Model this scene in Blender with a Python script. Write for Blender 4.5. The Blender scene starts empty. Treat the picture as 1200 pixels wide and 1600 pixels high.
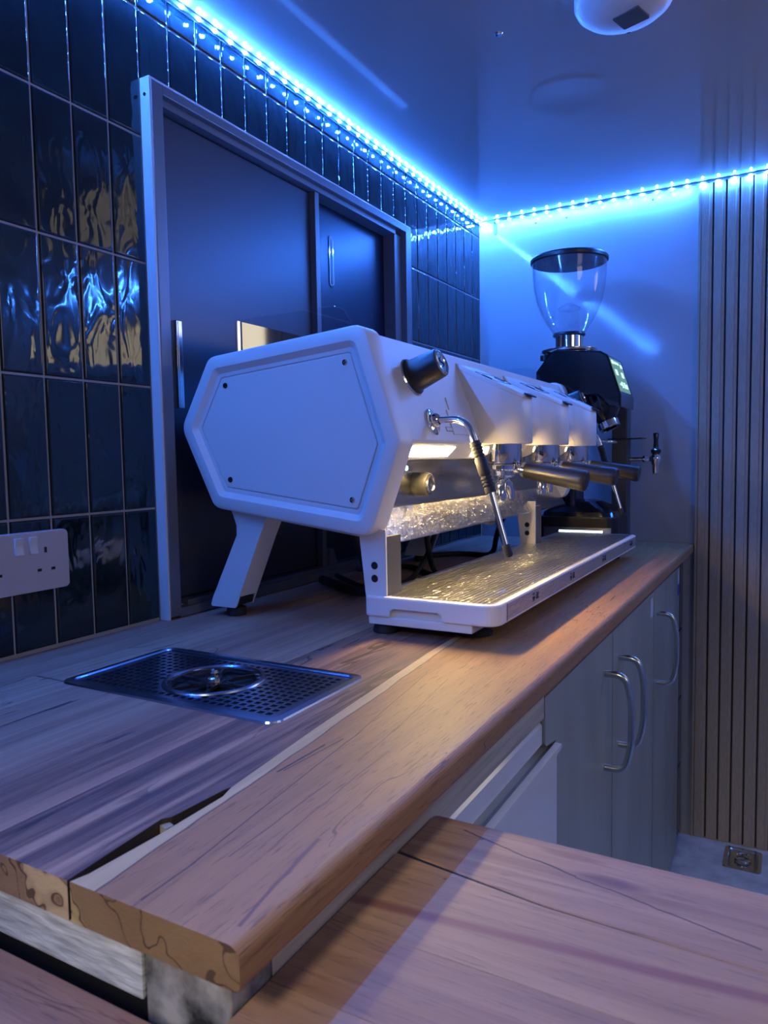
import bpy, bmesh, math, random
from mathutils import Vector, Matrix
random.seed(7)
C = bpy.context.scene.collection
S = bpy.context.scene
PI = math.pi

# ---------------------------------------------------------------- camera
CAM = Vector((0.9432, -0.6966, 1.1669))
YAW, PITCH, ROLL, FPX = 0.5102, 0.0709, -0.0173, 1150.0
f_ = Vector((-math.sin(YAW)*math.cos(PITCH), math.cos(YAW)*math.cos(PITCH), -math.sin(PITCH)))
r_ = Vector((math.cos(YAW), math.sin(YAW), 0)); u_ = r_.cross(f_)
r2 = math.cos(ROLL)*r_ + math.sin(ROLL)*u_; u2 = -math.sin(ROLL)*r_ + math.cos(ROLL)*u_
cd = bpy.data.cameras.new('camera'); cam = bpy.data.objects.new('camera', cd); C.objects.link(cam)
cam.matrix_world = Matrix(((r2.x, u2.x, -f_.x, CAM.x), (r2.y, u2.y, -f_.y, CAM.y), (r2.z, u2.z, -f_.z, CAM.z), (0, 0, 0, 1)))
cd.sensor_fit = 'HORIZONTAL'; cd.sensor_width = 36; cd.lens = FPX/1200*36
cd.clip_start = 0.01; cd.dof.use_dof = True; cd.dof.focus_distance = 1.25; cd.dof.aperture_fstop = 20
S.camera = cam

# ---------------------------------------------------------------- world, lights, exposure
W_ = bpy.data.worlds.new('world'); S.world = W_; W_.use_nodes = True
W_.node_tree.nodes['Background'].inputs[0].default_value = (0.42, 0.45, 0.55, 1)
W_.node_tree.nodes['Background'].inputs[1].default_value = 0.13
S.view_settings.view_transform = 'Standard'; S.view_settings.look = 'None'
S.view_settings.gamma = 1; S.view_settings.use_curve_mapping = False
S.view_settings.exposure = 0.0
LED_COL = (0.04, 0.20, 1.0); LED_POWER = 3300.0
def area(name, loc, target, sx, sy, energy, col):
    l = bpy.data.lights.new(name, 'AREA'); l.shape = 'RECTANGLE'; l.size = sx; l.size_y = sy
    l.energy = energy; l.color = col
    o = bpy.data.objects.new(name, l); C.objects.link(o); o.location = loc
    o.rotation_euler = (Vector(target)-Vector(loc)).to_track_quat('-Z', 'Y').to_euler()
    return o
area('room_light', (2.10, -.20, 1.70), (0.6, 0.2, 0.9), 0.7, 0.5, 3.6, (1.0, 0.86, 0.78))
sl = bpy.data.lights.new('fill_spot', 'SPOT'); sl.energy = 47; sl.color = (1.0, .91, .80); sl.spot_size = math.radians(58); sl.spot_blend = 1; sl.shadow_soft_size = .12  # added soft spot behind the camera, brightens the foreground with neutral light
so_ = bpy.data.objects.new('fill_spot', sl); C.objects.link(so_); so_.location = (.75, -1.35, 1.72)
so_.rotation_euler = (Vector((.86, -.44, .82))-Vector((.75, -1.35, 1.72))).to_track_quat('-Z', 'Y').to_euler()

# ---------------------------------------------------------------- materials
def mat(name):
    m = bpy.data.materials.new(name); m.use_nodes = True
    nt = m.node_tree; b = nt.nodes['Principled BSDF']
    return m, nt, b
def simple(name, col, rough=.5, metal=0, bump=0, bscale=200, coat=0, spec=.5, var=0, stretch=None):
    m, nt, b = mat(name)
    b.inputs['Base Color'].default_value = (*col, 1); b.inputs['Roughness'].default_value = rough
    b.inputs['Metallic'].default_value = metal; b.inputs['Coat Weight'].default_value = coat
    b.inputs['Specular IOR Level'].default_value = spec
    g = nt.nodes.new('ShaderNodeNewGeometry')
    v = g.outputs['Position']
    if stretch:
        mp = nt.nodes.new('ShaderNodeMapping'); mp.inputs['Scale'].default_value = stretch
        nt.links.new(v, mp.inputs['Vector']); v = mp.outputs[0]
    if bump or var:
        n = nt.nodes.new('ShaderNodeTexNoise'); n.inputs['Scale'].default_value = bscale; n.inputs['Detail'].default_value = 4
        nt.links.new(v, n.inputs['Vector'])
        if bump:
            bp = nt.nodes.new('ShaderNodeBump'); bp.inputs['Strength'].default_value = bump; bp.inputs['Distance'].default_value = .002
            nt.links.new(n.outputs['Fac'], bp.inputs['Height']); nt.links.new(bp.outputs[0], b.inputs['Normal'])
        if var:
            mx = nt.nodes.new('ShaderNodeMix'); mx.data_type = 'RGBA'
            mx.inputs['A'].default_value = (*[c*(1-var) for c in col], 1); mx.inputs['B'].default_value = (*[min(1, c*(1+var)) for c in col], 1)
            mr = nt.nodes.new('ShaderNodeMapRange'); mr.inputs['From Min'].default_value = .36; mr.inputs['From Max'].default_value = .64
            nt.links.new(n.outputs['Fac'], mr.inputs['Value']); nt.links.new(mr.outputs[0], mx.inputs['Factor']); nt.links.new(mx.outputs['Result'], b.inputs['Base Color'])
    return m
def emit(name, col, st):
    m, nt, b = mat(name)
    b.inputs['Base Color'].default_value = (.1, .1, .1, 1)
    b.inputs['Emission Color'].default_value = (*col, 1); b.inputs['Emission Strength'].default_value = st
    return m
def film_mat(name, clear, bscale, stretch, rough=.12):
    m, nt, b = mat(name); nt.nodes.remove(b)
    out = nt.nodes['Material Output']
    g = nt.nodes.new('ShaderNodeNewGeometry'); mp = nt.nodes.new('ShaderNodeMapping'); mp.inputs['Scale'].default_value = stretch
    n = nt.nodes.new('ShaderNodeTexNoise'); n.inputs['Scale'].default_value = bscale; n.inputs['Detail'].default_value = 5; n.inputs['Distortion'].default_value = 1.2
    bp = nt.nodes.new('ShaderNodeBump'); bp.inputs['Strength'].default_value = 1; bp.inputs['Distance'].default_value = .0016
    t = nt.nodes.new('ShaderNodeBsdfTransparent'); t.inputs[0].default_value = (.92, .93, .94, 1)
    gl = nt.nodes.new('ShaderNodeBsdfGlossy'); gl.inputs['Roughness'].default_value = rough; gl.inputs['Color'].default_value = (.9, .9, .9, 1)
    mx = nt.nodes.new('ShaderNodeMixShader'); mx.inputs[0].default_value = clear
    L = nt.links.new
    L(g.outputs['Position'], mp.inputs['Vector']); L(mp.outputs[0], n.inputs['Vector']); L(n.outputs['Fac'], bp.inputs['Height'])
    L(bp.outputs[0], gl.inputs['Normal']); L(t.outputs[0], mx.inputs[1]); L(gl.outputs[0], mx.inputs[2]); L(mx.outputs[0], out.inputs['Surface'])
    return m
def glass_mat(name, ior=.5, tint=(.97, .98, 1)):
    m, nt, b = mat(name); nt.nodes.remove(b); out = nt.nodes['Material Output']
    t = nt.nodes.new('ShaderNodeBsdfTransparent'); t.inputs[0].default_value = (*tint, 1)
    gl = nt.nodes.new('ShaderNodeBsdfGlossy'); gl.inputs['Roughness'].default_value = .02
    lw = nt.nodes.new('ShaderNodeLayerWeight'); lw.inputs['Blend'].default_value = .5
    pw = nt.nodes.new('ShaderNodeMath'); pw.operation = 'POWER'; pw.inputs[1].default_value = 3; nt.links.new(lw.outputs['Facing'], pw.inputs[0])
    fr = nt.nodes.new('ShaderNodeMath'); fr.operation = 'MULTIPLY_ADD'; fr.inputs[1].default_value = ior; fr.inputs[2].default_value = .06; nt.links.new(pw.outputs[0], fr.inputs[0])
    mx = nt.nodes.new('ShaderNodeMixShader')
    nt.links.new(fr.outputs[0], mx.inputs[0]); nt.links.new(t.outputs[0], mx.inputs[1]); nt.links.new(gl.outputs[0], mx.inputs[2]); nt.links.new(mx.outputs[0], out.inputs['Surface'])
    return m

def wood(name, axis, light, mid, dark, amount=.5, seed=0, pale=None, pores=.5, knot=None, line=None, veins=.5, scale=1):
    """stave of timber; axis = grain direction in the room ('x' or 'y')"""
    m, nt, b = mat(name); L = nt.links.new
    N = nt.nodes.new
    def math_(op, a, bb=None, c=None):
        n = N('ShaderNodeMath'); n.operation = op
        for i, v in enumerate((a, bb, c)):
            if v is None: continue
            if isinstance(v, (int, float)): n.inputs[i].default_value = v
            else: L(v, n.inputs[i])
        return n.outputs[0]
    def ramp(v, pts):
        n = N('ShaderNodeValToRGB'); L(v, n.inputs[0]); cr = n.color_ramp
        while len(cr.elements) < len(pts): cr.elements.new(.5)
        for e, (p, c) in zip(cr.elements, pts): e.position = p; e.color = (*c, 1) if len(c) == 3 else c
        return n.outputs[0]
    def mixc(f, a, bb):
        n = N('ShaderNodeMix'); n.data_type = 'RGBA'
        if isinstance(f, (int, float)): n.inputs['Factor'].default_value = f
        else: L(f, n.inputs['Factor'])
        for k, v in (('A', a), ('B', bb)):
            if isinstance(v, tuple): n.inputs[k].default_value = (*v, 1)
            else: L(v, n.inputs[k])
        return n.outputs['Result']
    g = N('ShaderNodeNewGeometry')
    def noise(sl, sc, det=5, dist=0, off=0):
        mp = N('ShaderNodeMapping')
        mp.inputs['Scale'].default_value = (sl, sc, sc) if axis == 'x' else (sc, sl, sc)
        mp.inputs['Location'].default_value = (seed*3.1+off, seed*1.7+off, seed*.9)
        L(g.outputs['Position'], mp.inputs['Vector'])
        n = N('ShaderNodeTexNoise'); n.inputs['Scale'].default_value = scale; n.inputs['Detail'].default_value = det; n.inputs['Distortion'].default_value = dist
        n.inputs['Roughness'].default_value = .6
        L(mp.outputs[0], n.inputs['Vector']); return n.outputs['Fac']
    n1 = noise(1.1, 16, 6, .6); n2 = noise(2.5, 75, 6, .4, 5); n3 = noise(30, 420, 3, 0, 9); n4 = noise(.7, 9, 3, .9, 13)
    base = ramp(n1, [(.36, mid), (.62, light)])
    base = mixc(math_('MULTIPLY', ramp(n2, [(.42, (0, 0, 0)), (.64, (1, 1, 1))]), .55), base, tuple(c*.72 for c in mid))
    lo = .60-.24*amount
    dk = ramp(n4, [(lo, (0, 0, 0)), (lo+.10, (1, 1, 1))])
    dk2 = math_('MULTIPLY', dk, ramp(n2, [(.30, (.25,)*3), (.6, (1, 1, 1))]))
    base = mixc(math_('MULTIPLY', dk2, min(1, amount*1.35)), base, dark)
    if veins:  # spalting lines: thin dark contours of a stretched noise
        nv = noise(1.6, 13, 2, 1.2, 21)
        v = math_('ABSOLUTE', math_('SUBTRACT', nv, .56)); v = math_('LESS_THAN', v, .0035*veins*2)
        v = math_('MULTIPLY', v, ramp(noise(3, 3, 2, 0, 33), [(.45, (0, 0, 0)), (.58, (1, 1, 1))]))
        base = mixc(math_('MULTIPLY', v, .85), base, (.025, .017, .02))
    base = mixc(math_('MULTIPLY', ramp(n3, [(.57, (0, 0, 0)), (.66, (1, 1, 1))]), min(.75, pores*.7)), base, tuple(c*.35 for c in mid))
    sp = N('ShaderNodeSeparateXYZ'); L(g.outputs['Position'], sp.inputs[0]); X, Y = sp.outputs[0], sp.outputs[1]
    if pale:   # strip of pale sapwood beside the joint
        wob = math_('MULTIPLY', math_('SUBTRACT', noise(7, 7, 3, 0, 40), .5), .010)
        lim = math_('ADD', math_('MULTIPLY_ADD', Y, -.074, .5344), wob)
        pm = math_('LESS_THAN', X, lim)
        edge = math_('LESS_THAN', math_('ABSOLUTE', math_('SUBTRACT', X, lim)), .0009)
        pc = mixc(ramp(n2, [(.35, (0, 0, 0)), (.7, (1, 1, 1))]), pale, tuple(c*.72 for c in pale))
        base = mixc(pm, base, pc); base = mixc(math_('MULTIPLY', edge, .8), base, (.06, .04, .04))
    for kn in (knot or []):
        kx, ky, rx, ry, kc = kn
        dx = math_('DIVIDE', math_('SUBTRACT', X, kx), rx); dy = math_('DIVIDE', math_('SUBTRACT', Y, ky), ry)
        d = math_('ADD', math_('MULTIPLY', dx, dx), math_('MULTIPLY', dy, dy))
        d = math_('ADD', d, math_('MULTIPLY', math_('SUBTRACT', n2, .5), 1.6))
        base = mixc(math_('MULTIPLY', ramp(d, [(.0, (1, 1, 1)), (1, (0, 0, 0))]), .8), base, kc)
    for ln in (line or []):   # (x0,y0,x1,y1,width,colour,wobble)
        x0, y0, x1, y1, wd, lc, wb = ln
        dx_, dy_ = x1-x0, y1-y0; LL = math.hypot(dx_, dy_); dx_, dy_ = dx_/LL, dy_/LL
        wob = math_('MULTIPLY', math_('SUBTRACT', noise(9, 9, 4, 0, 50+x0*9), .5), wb)
        px = math_('SUBTRACT', X, x0); py = math_('SUBTRACT', Y, y0)
        t = math_('ADD', math_('MULTIPLY', px, dx_), math_('MULTIPLY', py, dy_))
        q = math_('ADD', math_('SUBTRACT', math_('MULTIPLY', py, dx_), math_('MULTIPLY', px, dy_)), wob)
        q = math_('DIVIDE', math_('ABSOLUTE', q), wd)
        f = math_('SUBTRACT', 1, math_('MINIMUM', q, 1))
        f = math_('MULTIPLY', math_('MULTIPLY', f, math_('GREATER_THAN', t, 0)), math_('LESS_THAN', t, LL))
        base = mixc(math_('MINIMUM', math_('MULTIPLY', f, 1.5), 1), base, lc)
    # end grain and spalting map lines on faces cut across the stave
    nn = N('ShaderNodeSeparateXYZ'); L(g.outputs['True Normal'], nn.inputs[0])
    endm = math_('GREATER_THAN', math_('ABSOLUTE', nn.outputs[1 if axis == 'y' else 0]), .6)
    ne = N('ShaderNodeTexNoise'); ne.inputs['Scale'].default_value = 26; ne.inputs['Detail'].default_value = 2; L(g.outputs['Position'], ne.inputs['Vector'])
    ec = ramp(n1, [(.3, (.24, .155, .085)), (.7, (.33, .235, .14))])
    ec = mixc(math_('MULTIPLY', math_('LESS_THAN', math_('ABSOLUTE', math_('SUBTRACT', ne.outputs['Fac'], .58)), .007), .8), ec, (.07, .045, .03))
    xs_ = math_('LESS_THAN', math_('ABSOLUTE', math_('SUBTRACT', X, .530)), .036)
    if axis == 'y': ec = mixc(math_('MULTIPLY', xs_, ramp(ne.outputs['Fac'], [(.42, (0, 0, 0)), (.5, (1, 1, 1))])), ec, (.62, .52, .30))
    ec = mixc(math_('MULTIPLY', math_('LESS_THAN', math_('ABSOLUTE', math_('SUBTRACT', ne.outputs['Fac'], .45)), .008), .85), ec, (.07, .045, .03))
    base = mixc(endm, base, ec)
    if name == 'stave_plum': base = mixc(math_('GREATER_THAN', nn.outputs[0], .6), base, (.035, .022, .012))  # slot-side face coloured near black, so the recess looks shaded and deep
    tn = N('ShaderNodeMix'); tn.data_type = 'RGBA'; tn.blend_type = 'MULTIPLY'; tn.inputs['Factor'].default_value = 1
    L(base, tn.inputs['A']); tn.inputs['B'].default_value = (.84, .70, .58, 1) if name.startswith('stave') else (.80, .68, .46, 1); base = tn.outputs['Result']
    L(base, b.inputs['Base Color'])
    b.inputs['Roughness'].default_value = .55
    bp = N('ShaderNodeBump'); bp.inputs['Strength'].default_value = .5; bp.inputs['Distance'].default_value = .0007
    L(math_('ADD', n3, n2), bp.inputs['Height']); L(bp.outputs[0], b.inputs['Normal'])
    return m

def tile_mat():
    m, nt, b = mat('green_glaze'); N = nt.nodes.new; L = nt.links.new
    g = N('ShaderNodeNewGeometry'); oi = N('ShaderNodeObjectInfo')
    ad = N('ShaderNodeVectorMath'); ad.operation = 'ADD'
    cmb = N('ShaderNodeCombineXYZ'); mul = N('ShaderNodeMath'); mul.operation = 'MULTIPLY'; mul.inputs[1].default_value = 37
    L(oi.outputs['Random'], mul.inputs[0]); L(mul.outputs[0], cmb.inputs[0]); L(mul.outputs[0], cmb.inputs[1])
    L(g.outputs['Position'], ad.inputs[0]); L(cmb.outputs[0], ad.inputs[1])
    mp = N('ShaderNodeMapping'); mp.inputs['Scale'].default_value = (1, 1.6, .8); L(ad.outputs[0], mp.inputs['Vector'])
    n = N('ShaderNodeTexNoise'); n.inputs['Scale'].default_value = 17; n.inputs['Detail'].default_value = 2.2; n.inputs['Distortion'].default_value = .6
    L(mp.outputs[0], n.inputs['Vector'])
    bp = N('ShaderNodeBump'); bp.inputs['Strength'].default_value = .35; bp.inputs['Distance'].default_value = .006
    L(n.outputs['Fac'], bp.inputs['Height']); L(bp.outputs[0], b.inputs['Normal'])
    n2 = N('ShaderNodeTexNoise'); n2.inputs['Scale'].default_value = 9; L(ad.outputs[0], n2.inputs['Vector'])
    r = N('ShaderNodeValToRGB'); L(n2.outputs['Fac'], r.inputs[0])
    r.color_ramp.elements[0].position = .3; r.color_ramp.elements[0].color = (.005, .012, .016, 1)
    r.color_ramp.elements[1].position = .75; r.color_ramp.elements[1].color = (.010, .028, .034, 1)
    L(r.outputs[0], b.inputs['Base Color']); b.inputs['Roughness'].default_value = .07; b.inputs['Specular IOR Level'].default_value = .6
    return m

M = dict(
 grate=simple('bright_grate_steel', (.80, .78, .72), .32, metal=.8),
 tile=tile_mat(),
 grout=simple('grey_grout', (.42, .42, .44), .9, bump=.3, bscale=300),
 ceiling=simple('gloss_ceiling_board', (.34, .36, .40), .045, spec=.8, var=.03, bscale=3),
 wallboard=simple('gloss_wall_board', (.40, .42, .46), .09, bump=.10, bscale=16, spec=.22),
 paint=simple('matt_wall_paint', (.35, .34, .34), .8),
 slat=simple('grey_brown_slat', (.36, .30, .235), .5, bump=.1, bscale=120, stretch=(8, 8, .4), var=.12),
 slatback=simple('dark_slat_backing', (.05, .043, .042), .8),
 floor=simple('pale_vinyl_floor', (.50, .49, .44), .35, bump=.05, bscale=20, var=.18),
 frame=simple('grey_window_metal', (.17, .18, .21), .38, metal=.25),
 panel=simple('satin_slate_panel', (.055, .058, .080), .36, metal=.3),
 panel2=simple('deep_navy_panel', (.012, .016, .045), .30, metal=.3),
 gap=simple('black_gasket', (.01, .01, .012), .7),
 white=simple('white_powder_coat', (.74, .73, .71), .38, bump=.02, bscale=600),
 whiteplastic=simple('white_plastic', (.62, .60, .60), .35),
 socket=simple('socket_plastic', (.55, .52, .54), .30),
 gloss_white=simple('white_enamel', (.68, .69, .66), .12),
 black=simple('satin_black', (.012, .012, .014), .38),
 gloss_black=simple('gloss_black', (.007, .007, .009), .10, coat=.5),
 rubber=simple('black_rubber', (.015, .015, .016), .65),
 darkgrey=simple('dark_grey_metal', (.09, .09, .085), .45, metal=.3),
 chrome=simple('chrome', (.80, .80, .80), .06, metal=1),
 steel=simple('brushed_steel', (.60, .59, .54), .20, metal=1, bump=.05, bscale=30, stretch=(1, 1, 20)),
 doorsteel=simple('brushed_door_steel', (.43, .44, .35), .45, metal=.6, bump=.02, bscale=5, stretch=(1, 1.6, .6), var=.10),
 handle=simple('satin_handle_steel', (.55, .57, .57), .22, metal=1),
 rinser=simple('rinser_steel', (.36, .44, .60), .24, metal=1),
 rail=simple('dark_green_rail', (.03, .045, .045), .5),
 film=film_mat('crinkled_film', .5, 45, (2.6, .7, 2), .17),
 film2=film_mat('splash_film', .36, 45, (2, .8, 3), .16),
 glass=glass_mat('hopper_glass', .9),
 acrylic=glass_mat('clear_acrylic'),
 mirror=simple('mirror_steel', (.24, .24, .235), .05, metal=1),
 whitewood=simple('weathered_white_timber', (.55, .55, .52), .8, bump=1, bscale=60, stretch=(.5, 1, 3), var=.25),
 mottled=simple('mottled_block', (.22, .205, .185), .75, bump=.8, bscale=30, var=.9),
 apron=simple('pale_apron_timber', (.40, .35, .27), .6, bump=.2, bscale=30, stretch=(1, .15, 4), var=.25),
 warm=emit('warm_light', (1.0, .68, .27), 230.0),
 led=emit('blue_led', LED_COL, LED_POWER),
 tube=simple('clear_strip_tube', (.25, .33, .42), .25),
 screen=emit('green_screen', (.12, .28, .14), .9),
 icon=emit('screen_icon', (.55, 1, .75), 1.6),
 ink=simple('navy_ink', (.03, .04, .09), .6),
 sticker=simple('white_sticker', (.55, .55, .58), .5),
 bluesticker=simple('blue_sticker', (.03, .07, .30), .5),
 pane=emit('lit_cream_pane', (1.0, .86, .62), 3.6),
 hollow=simple('dark_cavity', (.02, .014, .01), .9, bump=.6, bscale=120),
)

# ---------------------------------------------------------------- geometry helpers
def link(o): C.objects.link(o); return o
class MB:
    def __init__(s): s.v = []; s.f = []; s.sm = []
    def add(s, vs, fs, smooth=False):
        n = len(s.v); s.v += [tuple(v) for v in vs]; s.f += [tuple(i+n for i in f) for f in fs]; s.sm += [smooth]*len(fs)
    def box(s, x0, x1, y0, y1, z0, z1, bev=0, seg=2):
        bm = bmesh.new(); bmesh.ops.create_cube(bm, size=1)
        for v in bm.verts: v.co = Vector(((x0+x1)/2+v.co.x*(x1-x0), (y0+y1)/2+v.co.y*(y1-y0), (z0+z1)/2+v.co.z*(z1-z0)))
        if bev: bmesh.ops.bevel(bm, geom=bm.edges[:], offset=bev, segments=seg, profile=.6, affect='EDGES')
        s.bm(bm)
        return s
    def bm(s, bm, smooth=False):
        bm.verts.index_update(); s.add([v.co[:] for v in bm.verts], [[v.index for v in f.verts] for f in bm.faces], smooth); bm.free()
    def tube(s, pts, r, n=12, cap=True):
        pts = [Vector(p) for p in pts]; rs = r if isinstance(r, (list, tuple)) else [r]*len(pts)
        base = len(s.v); up = None; vs = []
        for i, p in enumerate(pts):
            t = (pts[min(i+1, len(pts)-1)]-pts[max(i-1, 0)]).normalized()
            if up is None:
                up = Vector((0, 0, 1)) if abs(t.z) < .9 else Vector((1, 0, 0))
            a = (up - t*up.dot(t)).normalized(); up = a; b = t.cross(a)
            for k in range(n):
                an = 2*PI*k/n; vs.append(p+(a*math.cos(an)+b*math.sin(an))*rs[i])
        fs = []
        for i in range(len(pts)-1):
            for k in range(n): fs.append((i*n+k, i*n+(k+1) % n, (i+1)*n+(k+1) % n, (i+1)*n+k))
        s.add(vs, fs, True)
        if cap:
            s.add(vs[:n], [tuple(range(n))[::-1]]); s.add(vs[-n:], [tuple(range(n))])
        return s
    def lathe(s, prof, origin=(0, 0, 0), axis=(0, 0, 1), n=32, smooth=True):
        """prof: list of (r, h)"""
        o = Vector(origin); ax = Vector(axis).normalized(); a = ax.orthogonal().normalized(); b = ax.cross(a); vs = []
        for r, h in prof:
            for k in range(n):
                an = 2*PI*k/n; vs.append(o+ax*h+(a*math.cos(an)+b*math.sin(an))*r)
        fs = [(i*n+k, i*n+(k+1) % n, (i+1)*n+(k+1) % n, (i+1)*n+k) for i in range(len(prof)-1) for k in range(n)]
        s.add(vs, fs, smooth); return s
    def prism(s, outline, d0, d1, plane='xy', smooth=False, bev=0):
        """outline 2-D polygon, extruded between d0 and d1 along the missing axis"""
        def P(p, d):
            return {'xy': (p[0], p[1], d), 'xz': (p[0], d, p[1]), 'yz': (d, p[0], p[1])}[plane]
        n = len(outline)
        bm = bmesh.new(); a = [bm.verts.new(P(p, d0)) for p in outline]; b = [bm.verts.new(P(p, d1)) for p in outline]
        bm.faces.new(a); bm.faces.new(b[::-1])
        for i in range(n): bm.faces.new((a[i], b[i], b[(i+1) % n], a[(i+1) % n]))
        bmesh.ops.recalc_face_normals(bm, faces=bm.faces[:])
        if bev:
            es = [e for e in bm.edges if e.calc_face_angle(0) > .5]
            bmesh.ops.bevel(bm, geom=es, offset=bev, segments=2, profile=.6, affect='EDGES')
        s.bm(bm, smooth); return s
    def rings(s, rings, cap=True, smooth=False):
        """loft equal-length closed loops"""
        n = len(rings[0]); vs = [p for r in rings for p in r]
        fs = [(i*n+k, i*n+(k+1) % n, (i+1)*n+(k+1) % n, (i+1)*n+k) for i in range(len(rings)-1) for k in range(n)]
        s.add(vs, fs, smooth)
        if cap: s.add(rings[0], [tuple(range(n))[::-1]]); s.add(rings[-1], [tuple(range(n))])
        return s
    def build(s, name, m, parent=None, fix=True, autosmooth=None):
        me = bpy.data.meshes.new(name)
        off = parent_loc(parent)
        me.from_pydata([(v[0]-off.x, v[1]-off.y, v[2]-off.z) for v in s.v], [], s.f)
        me.polygons.foreach_set('use_smooth', s.sm)
        if fix:
            bm = bmesh.new(); bm.from_mesh(me); bmesh.ops.remove_doubles(bm, verts=bm.verts[:], dist=1e-6)
            bmesh.ops.recalc_face_normals(bm, faces=bm.faces[:]); bm.to_mesh(me); bm.free()
        if any(s.sm): me.set_sharp_from_angle(angle=autosmooth or .7)
        me.materials.append(m); me.update()
        o = bpy.data.objects.new(name, me); link(o)
        if parent: o.parent = parent
        return o
def parent_loc(p):
    v = Vector((0, 0, 0))
    while p is not None: v += Vector(p.location); p = p.parent
    return v
def tag(o, label, cat, group=None, kind=None):
    o['label'] = label; o['category'] = cat
    if group: o['group'] = group
    if kind: o['kind'] = kind
    return o
def thing(name, label, cat, loc, group=None):
    o = bpy.data.objects.new(name, None); link(o); o.location = loc; o.empty_display_size = .05
    return tag(o, label, cat, group)
def struct(name, mb, m, parent=None, **k):
    o = mb.build(name, m, parent, **k); o['kind'] = 'structure'; return o
def dup(root, loc, label=None):
    c = root.copy(); link(c); c.location = loc
    if label: c['label'] = label
    for ch in list(root.children):
        d = ch.copy(); link(d); d.parent = c
        for g in list(ch.children):
            e = g.copy(); link(e); e.parent = d
    return c
def dup_part(o, dvec):
    d = o.copy(); link(d); d.parent = o.parent; d.location = Vector(o.location)+Vector(dvec)
    for g in list(o.children):
        e = g.copy(); link(e); e.parent = d
    return d
def copy_piece(o, loc): c = o.copy(); link(c); c.parent = o.parent; c.location = loc; return c

def round_poly(pts, r, n=5):
    """convex polygon with rounded corners; r a number or a list"""
    out = []; N_ = len(pts)
    for i in range(N_):
        p = Vector(pts[i]); a = (Vector(pts[i-1])-p); b = (Vector(pts[(i+1) % N_])-p)
        la, lb = a.length, b.length; a.normalize(); b.normalize()
        ang = a.angle(b); rr = r[i] if isinstance(r, (list, tuple)) else r
        d = rr/math.tan(ang/2); d = min(d, la*.48, lb*.48); rr = d*math.tan(ang/2)
        c = p+(a+b).normalized()*(rr/math.sin(ang/2))
        s, e = p+a*d-c, p+b*d-c
        a0 = math.atan2(s.y, s.x); a1 = math.atan2(e.y, e.x); da = (a1-a0+PI) % (2*PI)-PI
        for k in range(n+1):
            t = a0+da*k/n; out.append((c.x+rr*math.cos(t), c.y+rr*math.sin(t)))
    return out
def inset_poly(pts, d):
    """move every edge of a convex polygon inward by d"""
    n = len(pts); cx = sum(p[0] for p in pts)/n; cy = sum(p[1] for p in pts)/n; L_ = []
    for i in range(n):
        a = Vector(pts[i]); b = Vector(pts[(i+1) % n]); t = (b-a).normalized(); nn = Vector((-t.y, t.x))
        if nn.dot(Vector((cx, cy))-a) < 0: nn = -nn
        L_.append((a+nn*d, t))
    out = []
    for i in range(n):
        p, t = L_[i-1]; q, u = L_[i]
        den = t.x*u.y-t.y*u.x; w = q-p; k = (w.x*u.y-w.y*u.x)/den; out.append(tuple(p+t*k))
    return out
def bend(pts, r, n=6):
    """polyline in 3-D with rounded corners"""
    out = [Vector(pts[0])]
    for i in range(1, len(pts)-1):
        p = Vector(pts[i]); a = (Vector(pts[i-1])-p); b = (Vector(pts[i+1])-p)
        d = min(r, a.length*.49, b.length*.49); a.normalize(); b.normalize(); s, e = p+a*d, p+b*d
        for k in range(n+1):
            t = k/n; out.append(s*(1-t)**2+p*2*t*(1-t)+e*t*t)
    out.append(Vector(pts[-1])); return out

D, ZC = 1.678, 1.950
TOP, TH = .900, .027          # worktop height and thickness
RX, RY = 2.20, -1.90          # right and near walls
# ---------------------------------------------------------------- room shell
TW, TR, Z4 = .0671, .203, 1.0917
fl = struct('floor', MB().box(-.1, RX+.1, RY-.1, D+.1, -.05, 0), M['floor'])
ce = struct('ceiling', MB().box(-.1, RX+.1, RY-.1, D+.1, ZC, ZC+.05), M['ceiling'])
wl = struct('wall_left', MB().box(-.06, -.0035, RY, .205, 0, ZC).box(-.06, -.0035, 1.12, D, 0, ZC)
            .box(-.06, -.0035, .205, 1.12, 0, .90).box(-.06, -.0035, .205, 1.12, 1.785, ZC), M['grout'], fix=False)
struct('wall_right', MB().box(RX, RX+.06, RY, D, 0, ZC), M['paint'])
# near wall with the serving hatch the photograph is taken through
wn = struct('wall_near', MB().box(-.06, .25, RY-.06, RY, 0, ZC).box(1.95, RX+.06, RY-.06, RY, 0, ZC)
            .box(.25, 1.95, RY-.06, RY, 0, .9).box(.25, 1.95, RY-.06, RY, 1.75, ZC), M['paint'], fix=False)
# far wall: gloss white board, then slatted cladding, then a lit high window out of frame
wf = struct('wall_far', MB().box(0, 1.10, D, D+.06, 0, ZC).box(1.10, RX+.06, D, D+.06, 0, 1.52).box(1.10, RX+.06, D, D+.06, 1.77, ZC)
            .box(2.05, RX+.06, D, D+.06, 1.52, 1.77), M['wallboard'], fix=False)
w2 = struct('window_2', MB().box(1.10, 2.05, D+.03, D+.04, 1.52, 1.77), M['pane'])
struct('window_frame', MB().box(1.10, 1.12, D-.01, D+.04, 1.50, 1.79).box(2.03, 2.05, D-.01, D+.04, 1.50, 1.79).box(1.56, 1.575, D-.01, D+.04, 1.52, 1.77)
            .box(1.12, 2.03, D-.01, D+.04, 1.50, 1.52).box(1.12, 2.03, D-.01, D+.04, 1.77, 1.79), M['frame'], w2, fix=False)

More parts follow.
